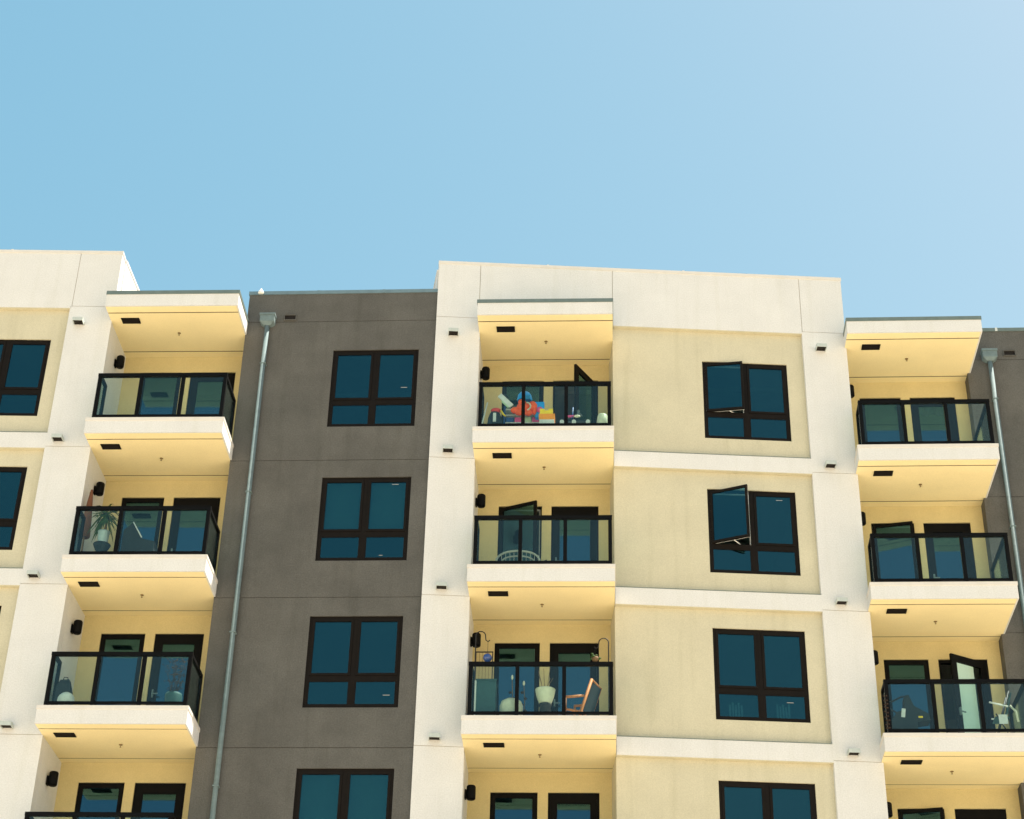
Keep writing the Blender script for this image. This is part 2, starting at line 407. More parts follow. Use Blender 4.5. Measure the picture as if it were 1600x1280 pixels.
def balcony(fr, x1, x2, yg, doors, opens, left_in, right_in, endwrap):
    # soffit proto for each slab
    for k in range(0, ROWS + 1):
        dz = -k * H; zt = ZTR if k == 0 else ZT + dz; zb = ZB + dz
        mb = MB().box(x1, x2, 0, YB + .1, zb + .03, zt - .07)
        mb.box(x1, x2, 0, .03, zb, zb + .03)
        if endwrap: mb.box(x2 - .03, x2, .03, yg, zb, zb + .03)
        slab = PT(mb, 'balcony_slab', WHITE, fr)
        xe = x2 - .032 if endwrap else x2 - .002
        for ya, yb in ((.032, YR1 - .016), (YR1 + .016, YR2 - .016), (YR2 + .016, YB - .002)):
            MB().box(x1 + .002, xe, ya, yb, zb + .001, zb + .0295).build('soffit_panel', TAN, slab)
        for y in (YR1, YR2):
            MB().box(x1 + .004, xe, y - .0155, y + .0155, zb + .005, zb + .0295).build('reveal_strip', REVEAL, slab)
        if k == 0: MB().box(x1 - .012, x2 + .012, -.014, YB + .1, zt - .085, zt).build('flashing', FLASH, slab)
        else: MB().box(x1 - .010, x2 + .010, -.012, YB + .1, zt - .07, zt).build('cap', COPING, slab)
    d1, d2, d3, d4 = doors
    for k in range(1, ROWS + 1):
        z0, z1 = ZT - k * H, ZB - (k - 1) * H
        zd = ZD - k * H
        panel(fr, x1 - .1, x2 + .1, z0 + .001, z1 + .028, YB, YB + .2, BACK, 'back_wall', [(d1, d2, z0 + .14, zd), (d3, d4, z0 + .02, zd)])
        room(fr, x1 - .1, x2 + .1, YB + .201, YB + 4, z0, z1)
        o1, o2 = opens.get(k, (0, 0))
        y = YB + .03
        wn = PT(MB().ring(d1 + .001, d2 - .001, y, y + .1, z0 + .141, zd - .001, .032), 'balcony_window', BLACK, fr)
        leaf_set(wn, d1 + .034, d2 - .034, z0 + .175, zd - .034, y - .012, .062, .068, o1, 'l')
        if o1: MB().ring(d1 + .034, d2 - .034, y + .055, y + .09, z0 + .175, zd - .034, .018).build('frame_lining', VINYL, wn)
        dr = PT(MB().ring(d3 + .001, d4 - .001, y, y + .1, z0 + .021, zd - .001, .045, .06), 'balcony_door', BLACK, fr)
        m = leaf_set(dr, d3 + .047, d4 - .047, z0 + .05, zd - .062, y - .008, .125, .145, o2, 'r', blind=(o2 and endwrap))  # painted sky reflection only on the ajar right-hand door
        hm = MB().box(d3 + .09, d3 + .12, y - .06, y - .009, z0 + .98, z0 + 1.13); hm.box(d3 + .09, d3 + .21, y - .075, y - .058, z0 + 1.03, z0 + 1.055)
        hm.build('handle', GALV, dr, m)
    # side walls of the recess
    if left_in: PT(MB().box(x1 - .3, x1 + .004, left_in, YB - .002, BASE, ZB + .027), 'recess_wall', WHITE, fr)
    if right_in: PT(MB().box(x2 - .05, x2 + .1, right_in, YB - .002, BASE, ZB + .027), 'recess_wall', WHITE, fr)
    PT(MB().box(x1 - .1, x2 + .1, YB, YB + .2, BASE, ZT - ROWS * H), 'back_wall', BACK, fr)

rad = math.radians
LX1, LX2, CX1, CX2, RX1, RX2 = -10.562, -7.811, -2.922, -.141, 4.705, 7.463
balcony(FLB, LX1, LX2, 1.078, (-10.179, -9.301, -9.108, -8.143), {}, .80, None, True)
balcony(FCB, CX1, CX2, .9, (-2.494, -1.608, -1.415, -.455), {1: (0, rad(62)), 2: (rad(24), 0)}, .95, None, False)
balcony(FRB, RX1, RX2, YG2, (5.118, 5.992, 6.181, 7.137), {2: (rad(12), 0), 3: (0, rad(32)), 4: (rad(14), 0)}, .95, None, True)

for fr, xs, y, z in ((FG, (-6.4, -5.0), -.026, 22.768), (FC, (2.3, 5.2), -.020, ZC - .035), (FRB, (8.1, 10.5), YG2 - .026, 22.808), (FL, (-2.4,), -.020, ZC - .035)):
    for x in xs: PT(MB().box(x, x + .05, y, y + .005, z - .041, z + .045), 'lap_joint', PALEGALV if fr is FRB else COPING if fr in (FC, FL) else BLUEFLASH, fr)
# roof and rear
PT(MB().box(-16, 14, 2.3, 12, 21.6, 21.9), 'roof', DECK, FG)
PT(MB().box(-16, 14, 11.9, 12.2, BASE, 22.4), 'rear_wall', GREY, FG)
PT(MB().box(13.7, 14, 2.2, 11.8, BASE, 21.59), 'end_wall', GREY, FG)
PT(MB().box(-16.3, -16.0, -.6, 11.8, BASE, 21.59), 'end_wall', WHITE, FG)

# ------------------------------------------------------------------ fixtures
ROWN = ['topmost', 'second from the top', 'third from the top', 'lowest']
BAL = {('L', 1): 'topmost left balcony', ('L', 2): 'left balcony with potted palm', ('L', 3): 'left balcony with the branch bowl', ('L', 4): 'lowest left balcony',
       ('C', 1): 'toy filled middle balcony', ('C', 2): 'middle balcony with wire chair', ('C', 3): 'middle balcony with deck chair', ('C', 4): 'lowest middle balcony',
       ('R', 1): 'topmost right balcony', ('R', 2): 'right balcony with window ajar', ('R', 3): 'right balcony with open door', ('R', 4): 'lowest right balcony'}
UN = {'L': (FLB, LX1, LX2, 1.078, .50), 'C': (FCB, CX1, CX2, .86, .62), 'R': (FRB, RX1, RX2, YG2, .56)}

def railing(u, k):
    fr, x1, x2, yg, yl = UN[u]
    t = thing('glass_railing', 'black framed glass railing of the ' + BAL[u, k], 'railing', fr @ T(0, 0, ZT - k * H), 'balcony railings')
    a, b = x1 + .13, x2 - .085; y = .06; h = 1.07
    yr = yg - (.0 if u != 'C' else .02)
    MB().box(a - .04, b + .04, y - .03, y + .05, h - .07, h).build('top_rail', BLACK, t)
    MB().box(a + .03, b - .03, y - .015, y + .025, .05, .10).build('bottom_rail', BLACK, t)
    n = 3; st = (b - a) / n
    for i in range(n + 1):
        px = a + i * st; ww = .035
        MB().box(px - ww, px + ww, y - .024, y + .044, .001, h - .071).build('post', BLACK, t)
    for i in range(n):
        MB().box(a + i * st + .036, a + (i + 1) * st - .036, y, y + .01, .102, h - .073).build('glass_panel', RGLASS, t)
    for x, ye in ((a, yl), (b, yr)):
        MB().box(x - .03, x + .03, y + .051, ye, h - .066, h - .004).build('top_rail', BLACK, t)
        MB().box(x - .02, x + .02, y + .046, ye, .05, .10).build('bottom_rail', BLACK, t)
        MB().box(x - .03, x + .03, ye - .062, ye - .002, .001, h - .068).build('post', BLACK, t)
        MB().box(x - .005, x + .005, y + .046, ye - .064, .102, h - .068).build('glass_panel', RGLASS, t)
    return t
for u in 'LCR':
    for k in range(1, 5): railing(u, k)

def wall_lamp():
    t = thing('wall_lamp', 'x', 'lamp', Matrix.Identity(4), 'black wall lamps beside the balcony doors')
    MB().box(-.11, -.085, -.05, .05, -.12, .05).build('back_plate', BLACK, t)
    MB().box(-.086, -.03, -.02, .02, -.03, .02).build('arm', BLACK, t)
    MB().lathe([(.0, -.13), (.072, -.13), (.085, -.11), (.085, .11), (.072, .13), (0, .13)], 16).build('shade', BLACK, t)
    return t
wl = wall_lamp(); first = True
for u in 'LCR':
    fr, x1 = UN[u][0], UN[u][1]
    for k in range(1, 5):
        m = fr @ T(x1 + (.125 if u != 'R' else .125), 1.2, ZT - k * H + {'L': 2.11, 'C': 2.04, 'R': 2.03}[u])
        o = wl if first else copy_tree(wl)
        first = False; o.matrix_basis = m
        tag(o, 'black drum wall lamp on the side wall of the ' + BAL[u, k], 'lamp', 'black wall lamps beside the balcony doors')

def vent_hood():
    t = thing('vent_hood', 'x', 'vent', Matrix.Identity(4))
    mb = MB()                                   # top, sides and front plate, open below
    mb.box(-.105, .105, -.2, 0, -.01, .0); mb.box(-.105, -.095, -.2, 0, -.08, -.0105); mb.box(.095, .105, -.2, 0, -.08, -.0105)
    mb.box(-.0945, .0945, -.2, -.19, -.08, -.0105)
    mb.build('hood', HOOD, t)
    MB().box(-.094, .094, -.189, -.001, -.055, -.011).build('damper', DARK, t)
    return t
vh = vent_hood(); first = True
for fr, s, lab in ((FL, -.66, 'left white pilaster'), (FC, .37, 'middle white pilaster, next to the toys and wire chair column'), (FC, 8.05, 'white pilaster beside the right balconies')):
    for i, z in enumerate((21.66, 18.83, 15.79, 12.73)):
        o = vh if first else copy_tree(vh); first = False
        o.matrix_basis = fr @ T(s, -.001, z)
        names = {'left white pilaster': 'pilaster left of the palm', 'middle white pilaster, next to the toys and wire chair column': 'pilaster beside the grey wall', 'white pilaster beside the right balconies': 'pilaster right of the beige panels'}
        tag(o, 'metal vent hood, %s on the white %s' % (ROWN[i], names[lab]), 'vent', 'vent hoods on the white pilasters')

def ceiling_vent():
    t = thing('ceiling_vent', 'x', 'vent', Matrix.Identity(4))
    mb = MB(); mb.box(-.19, .19, -.1, -.085, -.012, -.001); mb.box(-.19, .19, .085, .1, -.012, -.001); mb.box(-.19, -.175, -.0845, .0845, -.012, -.001); mb.box(.175, .19, -.0845, .0845, -.012, -.001)
    mb.build('frame', BLACK, t)
    MB().box(-.174, .174, -.084, .084, -.006, -.001).build('duct', DARK, t)
    for i in range(5):
        MB().box(-.173, .173, -.07 + i * .035 - .008, -.07 + i * .035 + .002, -.011, -.007).build('slat', BRONZE, t)
    return t
cv = ceiling_vent(); first = True
sp = None
STEEL = mat('sprinkler_brass', (.25, .17, .07), .4, .6)
sm = MB().lathe([(.0, -.055), (.018, -.053), (.018, -.05), (.007, -.045), (.007, -.012), (.03, -.01), (.035, -.001), (0, -.001)], 12).mesh('sprinkler_head', STEEL)
for u, vx, sx in (('L', -10.14, -9.22), ('C', -2.36, -1.54), ('R', 5.24, 6.04)):
    fr = UN[u][0]
    for k in range(0, 4):
        below = BAL[u, k + 1]
        o = cv if first else copy_tree(cv); first = False
        o.matrix_basis = fr @ T(vx, .53, ZB - k * H)
        tag(o, 'dark rectangular vent in the tan soffit above the ' + below, 'vent', 'soffit vents over the balconies')
        s = obj('sprinkler_head', sm, None, fr @ T(sx, 1.0, ZB - k * H))
        tag(s, 'tiny sprinkler head in the tan soffit above the ' + below, 'sprinkler', 'sprinkler heads in the soffits')

def downpipe(fr, x, y, ztop, lab):
    t = thing('downpipe', lab, 'downpipe', fr @ T(x, y, BASE))
    zh = ztop - BASE
    mb = MB(); mb.box(-.15, .15, -.19, -.002, zh - .17, zh - .02); mb.box(-.165, .165, -.205, -.001, zh - .0195, zh + .03)
    o = len(mb.v)
    mb.add([(-.15, -.19, zh - .17), (.15, -.19, zh - .17), (.15, -.002, zh - .17), (-.15, -.002, zh - .17), (-.07, -.13, zh - .24), (.07, -.13, zh - .24), (.07, -.02, zh - .24), (-.07, -.02, zh - .24)],
           [(0, 1, 5, 4), (1, 2, 6, 5), (2, 3, 7, 6), (3, 0, 4, 7), (4, 5, 6, 7)])
    mb.build('conductor_head', GALV, t)
    MB().tube([(0, -.08, 0), (0, -.08, zh / 2), (0, -.08, zh - .2)], .05, 14).build('pipe', GALV, t)
    k = 0
    for z in [zh - 1.2 - 3.05 * i for i in range(7)]:
        MB().box(-.06, .06, -.133, -.001, z, z + .025).build('strap', GALV, t)
downpipe(FG, -7.385, 0, 22.10, 'galvanised downpipe with box head on the grey wall beside the left balconies')
downpipe(FRB, 7.885, YG2, 22.17, 'galvanised downpipe with box head on the grey wall beside the right balconies')
for fr, x, y, z, lab in ((FG, -6.93, 0, 22.12, 'dark overflow scupper opening high on the wide grey wall'), (FRB, 8.335, YG2, 22.19, 'dark overflow scupper opening on the narrow grey wall beside the right balconies')):
    t = thing('scupper', lab, 'scupper', fr @ T(x, y, z), 'overflow scuppers')
    MB().ring(-.13, .13, -.035, -.001, -.07, .07, .014).build('sleeve', GREY, t)
    MB().box(-.115, .115, -.012, -.0015, -.055, .055).build('opening', DARK, t)
kb = MB().lathe([(.0, .0), (.055, .0), (.065, .03), (.05, .07), (.02, .09), (.015, .13), (0, .135)], 14).build('roof_cap', VINYL, None, FG @ T(-7.614, -.03, 22.735))
tag(kb, 'small white knob on the roof flashing above the grey wall', 'roof fitting')

# ------------------------------------------------------------------ balcony belongings
def plain(name, col, rough=.6, **kw): return mat(name, col, rough, **{'var': .12, 'vscale': 12, **kw})
def at(u, k, x, y=0., z=0.): return UN[u][0] @ T(x, y, ZT - k * H + z + .002)
ORANGE = plain('orange_plush', (.95, .10, .008)); CYAN = plain('blue_plastic', (.015, .30, .75), .4); NAVY = plain('navy_plastic', (.02, .07, .22), .5)
PINK = plain('pink_plastic', (.75, .1, .28), .5); YELLOW = plain('yellow_plastic', (.9, .6, .02), .45); WHITEP = plain('white_plastic', (.62, .62, .58), .5)
GREENP = plain('pale_green_foam', (.45, .6, .4), .8); CHAR = plain('charcoal_fabric', (.02, .028, .032), .85); RED = plain('red_plastic', (.6, .05, .04), .5)
WOOD = plain('orange_wood', (.50, .17, .04), .55, vscale=20); TEAL = plain('dark_teal_box', (.03, .08, .085), .6); CREAM = plain('cream_ceramic', (.56, .54, .40), .45)
WICKER = plain('grey_wire', (.35, .34, .28), .6); LEAF = plain('palm_leaf', (.035, .085, .015), .55); LEAF2 = plain('yellowed_leaf', (.12, .13, .03), .6); STEM = plain('brown_stem', (.16, .1, .05), .8)
BARK = plain('twig', (.045, .028, .018), .9); SILVER = plain('silver_pot', (.42, .47, .46), .35, metal=.5); RUST = plain('rust_canvas', (.15, .06, .03), .9)
IRON = plain('black_iron', (.015, .014, .013), .5); BLUEGLASS = plain('blue_glass', (.02, .06, .22), .1, spec=.8); LILAC = plain('lilac_fabric', (.20, .18, .26), .9)

# toys on the top middle balcony
t = thing('toy_rack', 'blue toy rack with pink and white striped shelves behind the orange plush toy', 'toy rack', at('C', 1, -1.95, .62))
for x in (-.40, .34): MB().box(x, x + .035, -.14, .14, 0, .78).build('side_panel', NAVY, t)
for i, z in enumerate((.2, .38, .56, .70)): MB().box(-.364, .339, -.13, .13, z, z + .02).build('shelf', WHITEP, t)
for i in range(4):
    for r, z in enumerate((.222, .402)):
        MB().box(-.35 + i * .175, -.195 + i * .175, -.132, .09, z, z + .11).build('bin', (PINK, NAVY, PINK, GREENP)[(i + r) % 4], t)
t = thing('plush_toy', 'orange plush toy topped by a blue cap among the toys', 'plush toy', at('C', 1, -1.93, .40, .50))
mb = MB().ball((0, 0, .17), (.17, .12, .14)).ball((-.17, -.02, .11), (.11, .08, .07)).ball((.16, -.02, .2), (.1, .08, .12)).ball((.2, -.03, .09), (.05, .07, .09)).ball((-.05, -.06, .28), (.08, .07, .06)).ball((-.1, -.05, .04), (.09, .08, .06)).ball((.08, -.05, .03), (.09, .08, .06))
mb.build('body', ORANGE, t)
MB().tube([(.04 + .09 * math.cos(a), -.13, .14 + .09 * math.sin(a)) for a in [x * .35 - 1.3 for x in range(9)]], .016, 6).build('trim', CREAM, t)
mb = MB().lathe([(.15, 0), (.155, .05), (.14, .13), (.10, .19), (.04, .22), (0, .225)], 16, (.0, .0, .33)); mb.box(-.05, .12, -.24, -.1, .33, .345)
mb.build('cap', CYAN, t)
t = thing('foam_toy', 'white and green foam toy leaning beside the blue cap', 'toy', at('C', 1, -2.19, .40, .72))
MB().obox(RY(-.75), -.05, .05, -.02, .02, 0, .36).build('board', WHITEP, t); MB().obox(RY(-.75), -.075, -.051, -.018, .018, .02, .22).build('edge', GREENP, t); MB().obox(RY(-.75) , .051, .1, -.015, .015, .18, .31).build('fin', CHAR, t)
t = thing('toy_castle', 'yellow and orange toy block castle right of the plush toy', 'toy', at('C', 1, -1.47, .32, .22))
MB().box(-.15, .15, -.08, .08, .0, .09).build('base', WHITEP, t); MB().box(-.16, .16, -.085, .085, .091, .22).build('wall', plain('orange_plastic', (.95, .3, .02), .45), t)
mb = MB().box(-.14, .12, -.08, .08, .221, .30)
for x in (-.14, .03): mb.box(x, x + .09, -.08, .08, .301, .34)
mb.build('battlement', YELLOW, t)
t = thing('toy_box', 'small blue toy box with a pink round front beside the plush toy', 'toy', at('C', 1, -1.62, .45, .45))
MB().box(-.09, .09, -.07, .07, 0, .36).build('box', CYAN, t); MB().ball((-.0, -.075, .17), (.065, .03, .07)).build('knob', PINK, t)
t = thing('backpack', 'dark backpack with red top leaning in the corner beside the toys', 'bag', at('C', 1, -2.52, .42))
MB().ball((0, 0, .32), (.15, .11, .33)).build('body', CHAR, t); MB().ball((.02, -.02, .62), (.11, .08, .05)).build('top', RED, t)
MB().box(-.03, .03, -.13, -.1, .3, .5).build('patch', WHITEP, t); MB().tube([(.12, -.05, .6), (.17, -.08, .5), (.22, -.06, .46)], .02, 6).build('strap', YELLOW, t)
tag(MB().tube([(0, 0, 0), (.12, .1, .75)], .014, 8).build('pole', WHITEP, None, at('C', 1, -2.79, .2)), 'thin white pole leaning in the left corner of the toy balcony', 'pole')
t = thing('toy_scooter', 'dark toy scooter with small white wheels behind the toy balcony glass', 'scooter', at('C', 1, -.95, .3, .0))
MB().box(-.25, .3, -.04, .04, .27, .31).build('deck', CHAR, t); MB().tube([(-.02, 0, .3), (-.0, 0, .62)], .014, 8).build('stem', NAVY, t); MB().box(-.1, .03, -.02, .02, .40, .43).build('grip', PINK, t); MB().ball((.08, -.02, .40), (.07, .03, .03)).build('saddle', CREAM, t)
for x in (-.22, .02, .30): MB().tube([(x, -.06, .26), (x, -.02, .26)], .042, 12).build('wheel', WHITEP, t)
t = thing('flower_pot', 'cream round pot at the right end of the toy balcony', 'pot', at('C', 1, -.36, .22))
MB().lathe([(0, .0), (.09, .0), (.12, .2), (.1, .36), (.09, .38), (.07, .36), (.06, .3), (0, .3)], 14).build('body', CREAM, t)

# wire chair on the middle balcony below
t = thing('wire_chair', 'pale round backed wire chair behind the balcony glass', 'chair', at('C', 2, -2.0, .55))
arch = lambda w_, h_, y_: [(w_ * math.cos(PI - PI * i / 14), y_, .30 + h_ * math.sin(PI * i / 14) ** .7) for i in range(15)]
MB().tube(arch(.42, .27, 0), .022, 8).build('back_rim', WICKER, t); MB().tube(arch(.32, .17, .02), .016, 8).build('inner_rim', WICKER, t)
for i in range(9):
    x = -.32 + .08 * i; MB().tube([(x, .0, .30 + .27 * max(0, 1 - (x / .42) ** 2) ** .35 - .01), (x * .95, .05, .2), (x * .9, .1, .14)], .007, 5).build('back_wire', WICKER, t)
MB().tube([(.42 * math.cos(2 * PI * i / 20), .2 + .28 * math.sin(2 * PI * i / 20), .14) for i in range(20)], .018, 8, closed=True).build('seat_rim', WICKER, t)
MB().tube([(.42, .0, .30), (.55, -.05, .34), (.60, .0, .26), (.58, .1, .1), (.5, .15, .0)], .016, 8).build('arm', IRON, t)
for x, y in ((-.34, .05), (.34, .05), (-.3, .4), (.3, .4)): MB().tube([(x, y, .14), (x * 1.05, y, 0)], .014, 8).build('leg', IRON, t)

# things on the third middle balcony
def hook(u, k, x, y, lab, sgn, z):
    t = thing('garden_hook', lab, 'plant hook', at(u, k, x, y))
    pts = [(0, 0, 0), (0, 0, z - .15), (0, 0, z - .08)] + [(sgn * (.09 - .09 * math.cos(a)), 0, z - .08 + .09 * math.sin(a)) for a in [PI * i / 8 for i in range(1, 9)]]
    pts += [(sgn * .19, 0, z - .17), (sgn * .23, 0, z - .2), (sgn * .265, 0, z - .17)]
    MB().tube(pts, .011, 8).build('rod', IRON, t); MB().box(-.06, .06, -.06, .06, 0, .012).build('foot', IRON, t)
hook('C', 3, -2.76, .6, 'black iron crook hook holding the blue glass ball', 1, 1.93)
hook('C', 3, -.27, .6, 'black iron crook hook behind the wooden deck chair', -1, 1.79)
t = thing('hanging_ball', 'blue glass ball hanging from the iron hook', 'ornament', at('C', 3, -2.53, .6, 1.40))
MB().ball((0, 0, 0), .085, 16, 10).build('globe', BLUEGLASS, t); MB().tube([(0, 0, .085), (0, 0, .34)], .004, 5).build('cord', IRON, t)
t = thing('hanging_plant', 'small green plant hanging from the hook by the deck chair', 'plant', at('C', 3, -.52, .6, 1.36))
MB().lathe([(0, -.02), (.05, -.02), (.07, .05), (.06, .05), (0, .03)], 12).build('pot', STEM, t); MB().tube([(0, 0, .05), (0, 0, .26)], .004, 5).build('cord', IRON, t)
for i in range(14):
    a = random.uniform(0, 2 * PI); r = random.uniform(.04, .1); MB().ball((r * math.cos(a), r * math.sin(a), .06 + random.uniform(-.04, .05)), (.03, .02, .015), 6, 4).build('leaf', LEAF, t)
t = thing('trellis', 'dark square trellis panel against the wall behind the blue ball', 'trellis', at('C', 3, -2.62, .95))
MB().ring(-.17, .17, 0, .02, .9, 1.69, .018).build('frame', IRON, t)
for i in range(5): MB().box(-.15 + i * .06, -.145 + i * .06, .006, .012, .92, 1.67).build('slat', BARK, t)
for x in (-.165, .155): MB().box(x, x + .012, .0, .02, 0, .899).build('leg', IRON, t)
t = thing('storage_box', 'dark teal storage cabinet with a pale edge in the balcony corner', 'cabinet', at('C', 3, -2.53, .5))
MB().box(-.17, .19, -.18, .18, 0, .82).build('body', TEAL, t); MB().box(-.20, -.171, -.18, -.15, .0, .82).build('edge', WHITEP, t); MB().box(-.18, .2, -.19, .19, .821, .85).build('lid', TEAL, t)
t = thing('pouf', 'rounded white pouf between the cabinet and the cream pot', 'stool', at('C', 3, -2.05, .36))
MB().lathe([(0, 0), (.19, 0), (.215, .1), (.215, .32), (.19, .40), (.12, .445), (0, .455)], 20).build('body', CREAM, t)
t = thing('tall_planter', 'wide mouthed cream planter on a dark stand with thin stems', 'planter', at('C', 3, -1.43, .3))
MB().lathe([(0, .34), (.10, .34), (.125, .38), (.165, .5), (.185, .60), (.19, .62), (.175, .62), (.16, .58), (0, .56)], 22).build('pot', CREAM, t)
MB().lathe([(.11, .0), (.12, .02), (.10, .33), (.12, .335), (.115, .30), (.08, .28), (0, .28)], 16).build('stand', IRON, t)
for i in range(7):
    a = i * .9; MB().tube([(.05 * math.cos(a), .05 * math.sin(a), .56), (.08 * math.cos(a), .08 * math.sin(a), .75), (.14 * math.cos(a), .1 * math.sin(a), .86 + .03 * i)], .005, 5).build('stem', STEM, t)
for x, h_, lab in ((-2.06, .86, 'thin flowering stem in a small pot left of the pouf top'), (-1.84, .74, 'thin flowering stem in a small pot right of the pouf')):
    t = thing('flower', lab, 'plant', at('C', 3, x, .62))
    MB().lathe([(0, 0), (.06, 0), (.08, .14), (.07, .14), (0, .12)], 12).build('pot', WHITEP, t)
    MB().tube([(0, 0, .12), (.02, 0, .5), (.0, 0, h_ + .12)], .008, 6).build('stem', STEM, t)
    MB().ball((0, -.01, h_ + .15), (.022, .02, .05)).build('bloom', CREAM, t)
    for j in range(4): MB().ball((.03 * (-1) ** j, 0, .35 + j * .12), (.035, .012, .03), 8, 4).build('leaf', BARK, t)
t = thing('deck_chair', 'orange wood deck chair with a dark sling seat', 'chair', at('C', 3, -.62, .5))
for y, x in ((0, 0), (.42, .16)):
    MB().tube([(-.20 + x, y, .05), (-.16 + x, y, .3), (.04 + x, y, .93)], .028, 6).build('back_rail', WOOD, t)
    MB().tube([(-.46 + x, y, .57), (-.1 + x, y, .60)], .025, 6).build('armrest', WOOD, t)
    MB().tube([(-.44 + x, y, .56), (-.46 + x, y, .0)], .022, 6).build('leg', WOOD, t)
    MB().tube([(-.16 + x, y, .3), (.1 + x, y, .0)], .022, 6).build('leg', WOOD, t)
    MB().tube([(-.46 + x, y, .34), (-.14 + x, y, .28)], .022, 6).build('seat_rail', WOOD, t)
MB().add([(-.145, .03, .32), (.03, .03, .9), (.19, .39, .9), (.015, .39, .32), (-.125, .03, .31), (.05, .03, .89), (.21, .39, .89), (.035, .39, .31)], [(0, 1, 2, 3), (4, 7, 6, 5), (0, 4, 5, 1), (1, 5, 6, 2), (2, 6, 7, 3), (3, 7, 4, 0)]).build('sling', CHAR, t)
MB().tube([(.04, 0, .92), (.20, .42, .92)], .02, 6).build('top_bar', WOOD, t)

# left balcony with palm
t = thing('potted_palm', 'green palm in a silver pot rising above the balcony rail', 'potted plant', at('L', 2, -9.97, .4))
MB().lathe([(0, .40), (.085, .40), (.10, .45), (.112, .68), (.12, .70), (.10, .70), (.095, .66), (0, .64)], 18).build('pot', SILVER, t)
MB().lathe([(0, .0), (.13, .0), (.10, .05), (.09, .25), (.13, .33), (.17, .42), (.155, .42), (0, .38)], 18).build('stand', CHAR, t)
MB().tube([(0, 0, .64), (.015, 0, .85), (.0, 0, 1.02)], [.022, .018, .016], 8).build('trunk', STEM, t)
random.seed(11)
for i in range(72):
    a = i * 2.4 + random.uniform(-.3, .3); L = random.uniform(.18, .46); e = random.uniform(-.5, 1.25)
    b0 = Vector((0, 0, .98 + random.uniform(-.02, .20))); d = Vector((math.cos(a), math.sin(a) * .8, 0)); vs = []; n = 5
    side = Vector((-math.sin(a), math.cos(a), 0))
    for j in range(n + 1):
        s_ = j / n; p = b0 + d * L * s_ * math.cos(e * .6) + Vector((0, 0, L * (s_ * math.sin(e) - .75 * s_ * s_))); wd = .021 * (1 - s_) ** .5 * (.5 + s_ * 1.2) + .001
        vs += [p - side * wd, p + side * wd + Vector((0, 0, .004))]
    MB().add(vs, [(2 * j, 2 * j + 1, 2 * j + 3, 2 * j + 2) for j in range(n)]).build('leaf', LEAF2 if i % 4 == 0 else LEAF, t)
t = thing('closed_parasol', 'folded rust coloured parasol standing in the corner behind the palm', 'parasol', at('L', 2, -10.42, .66))
MB().tube([(0, 0, 0), (-.02, 0, 1.72)], .018, 8).build('pole', STEM, t); MB().lathe([(.02, 1.78), (.05, 1.55), (.09, 1.1), (.11, .75), (.09, .72), (.03, .74)], 9).build('canopy', RUST, t)
t = thing('sling_chair', 'dark fabric lounge chair with a white edge beside the palm', 'chair', at('L', 2, -9.40, .5))
MB().add([(-.22, -.02, .2), (-.22, -.02, .78), (-.05, -.02, .95), (.16, -.02, .60), (.42, -.02, .54), (.42, -.02, .2), (-.22, .4, .2), (-.22, .4, .78), (-.05, .4, .95), (.16, .4, .60), (.42, .4, .54), (.42, .4, .2)],
         [(0, 1, 2, 3, 4, 5), (11, 10, 9, 8, 7, 6), (0, 6, 7, 1), (1, 7, 8, 2), (2, 8, 9, 3), (3, 9, 10, 4), (4, 10, 11, 5), (5, 11, 6, 0)]).build('body', CHAR, t)
MB().tube([(-.04, -.035, .95), (.16, -.035, .62)], .013, 6).build('edging', WHITEP, t)
for x, y in ((-.2, 0), (.4, 0), (-.2, .36), (.4, .36)): MB().box(x - .015, x + .015, y, y + .03, 0, .199).build('leg', IRON, t)
# left balcony with bowl of branches
t = thing('duffel_bag', 'dark bag slumped against the side rail above the white cushion', 'bag', at('L', 3, -10.26, .5))
mb = MB().add([(-.14, -.1, .0), (.16, -.1, .0), (.13, -.08, .45), (.06, -.06, .70), (-.10, -.06, .69), (-.15, -.09, .55), (-.14, .12, .0), (.16, .12, .0), (.13, .1, .45), (.06, .08, .70), (-.10, .08, .69), (-.15, .1, .55)],
         [(0, 1, 2, 3, 4, 5), (11, 10, 9, 8, 7, 6), (0, 6, 7, 1), (1, 7, 8, 2), (2, 8, 9, 3), (3, 9, 10, 4), (4, 10, 11, 5), (5, 11, 6, 0)]); mb.build('body', CHAR, t)
MB().tube([(-.06, -.02, .69), (-.05, -.02, .75), (.02, -.02, .75), (.03, -.02, .69)], .01, 6).build('handle', CHAR, t)
t = thing('cushion', 'round white cushion on the floor beneath the dark bag', 'cushion', at('L', 3, -10.14, .26))
MB().ball((0, 0, .2), (.16, .13, .16), 18, 10).build('body', WHITEP, t); MB().tube([(-.155, 0, .2), (0, -.128, .2), (.155, 0, .2), (0, .128, .2)], .006, 5, closed=True).build('piping', CREAM, t)
t = thing('branch_bowl', 'bare twiggy branches in a dark round bowl', 'potted plant', at('L', 3, -8.21, .42))
MB().lathe([(0, .0), (.1, .0), (.15, .2), (.16, .36), (.15, .40), (.14, .38), (0, .34)], 18).build('bowl', TEAL, t)
random.seed(5)
for i in range(9):
    x, y, z = random.uniform(-.05, .05), random.uniform(-.05, .05), .35; p = [(x, y, z)]
    for j in range(5):
        x += random.uniform(-.06, .06); y += random.uniform(-.03, .03); z += .14; p.append((x, y, z))
    mb = MB().tube(p, [.006, .005, .005, .004, .003, .002], 5)
    for j in range(1, 6):
        for _ in range(3):
            q = Vector(p[j]); e = q + Vector((random.uniform(-.1, .1), random.uniform(-.04, .04), random.uniform(.0, .09))); mb.tube([q, e], [.003, .002], 4); mb.ball(tuple(e), (.014, .006, .011), 5, 3)
    mb.build('branch', BARK, t)
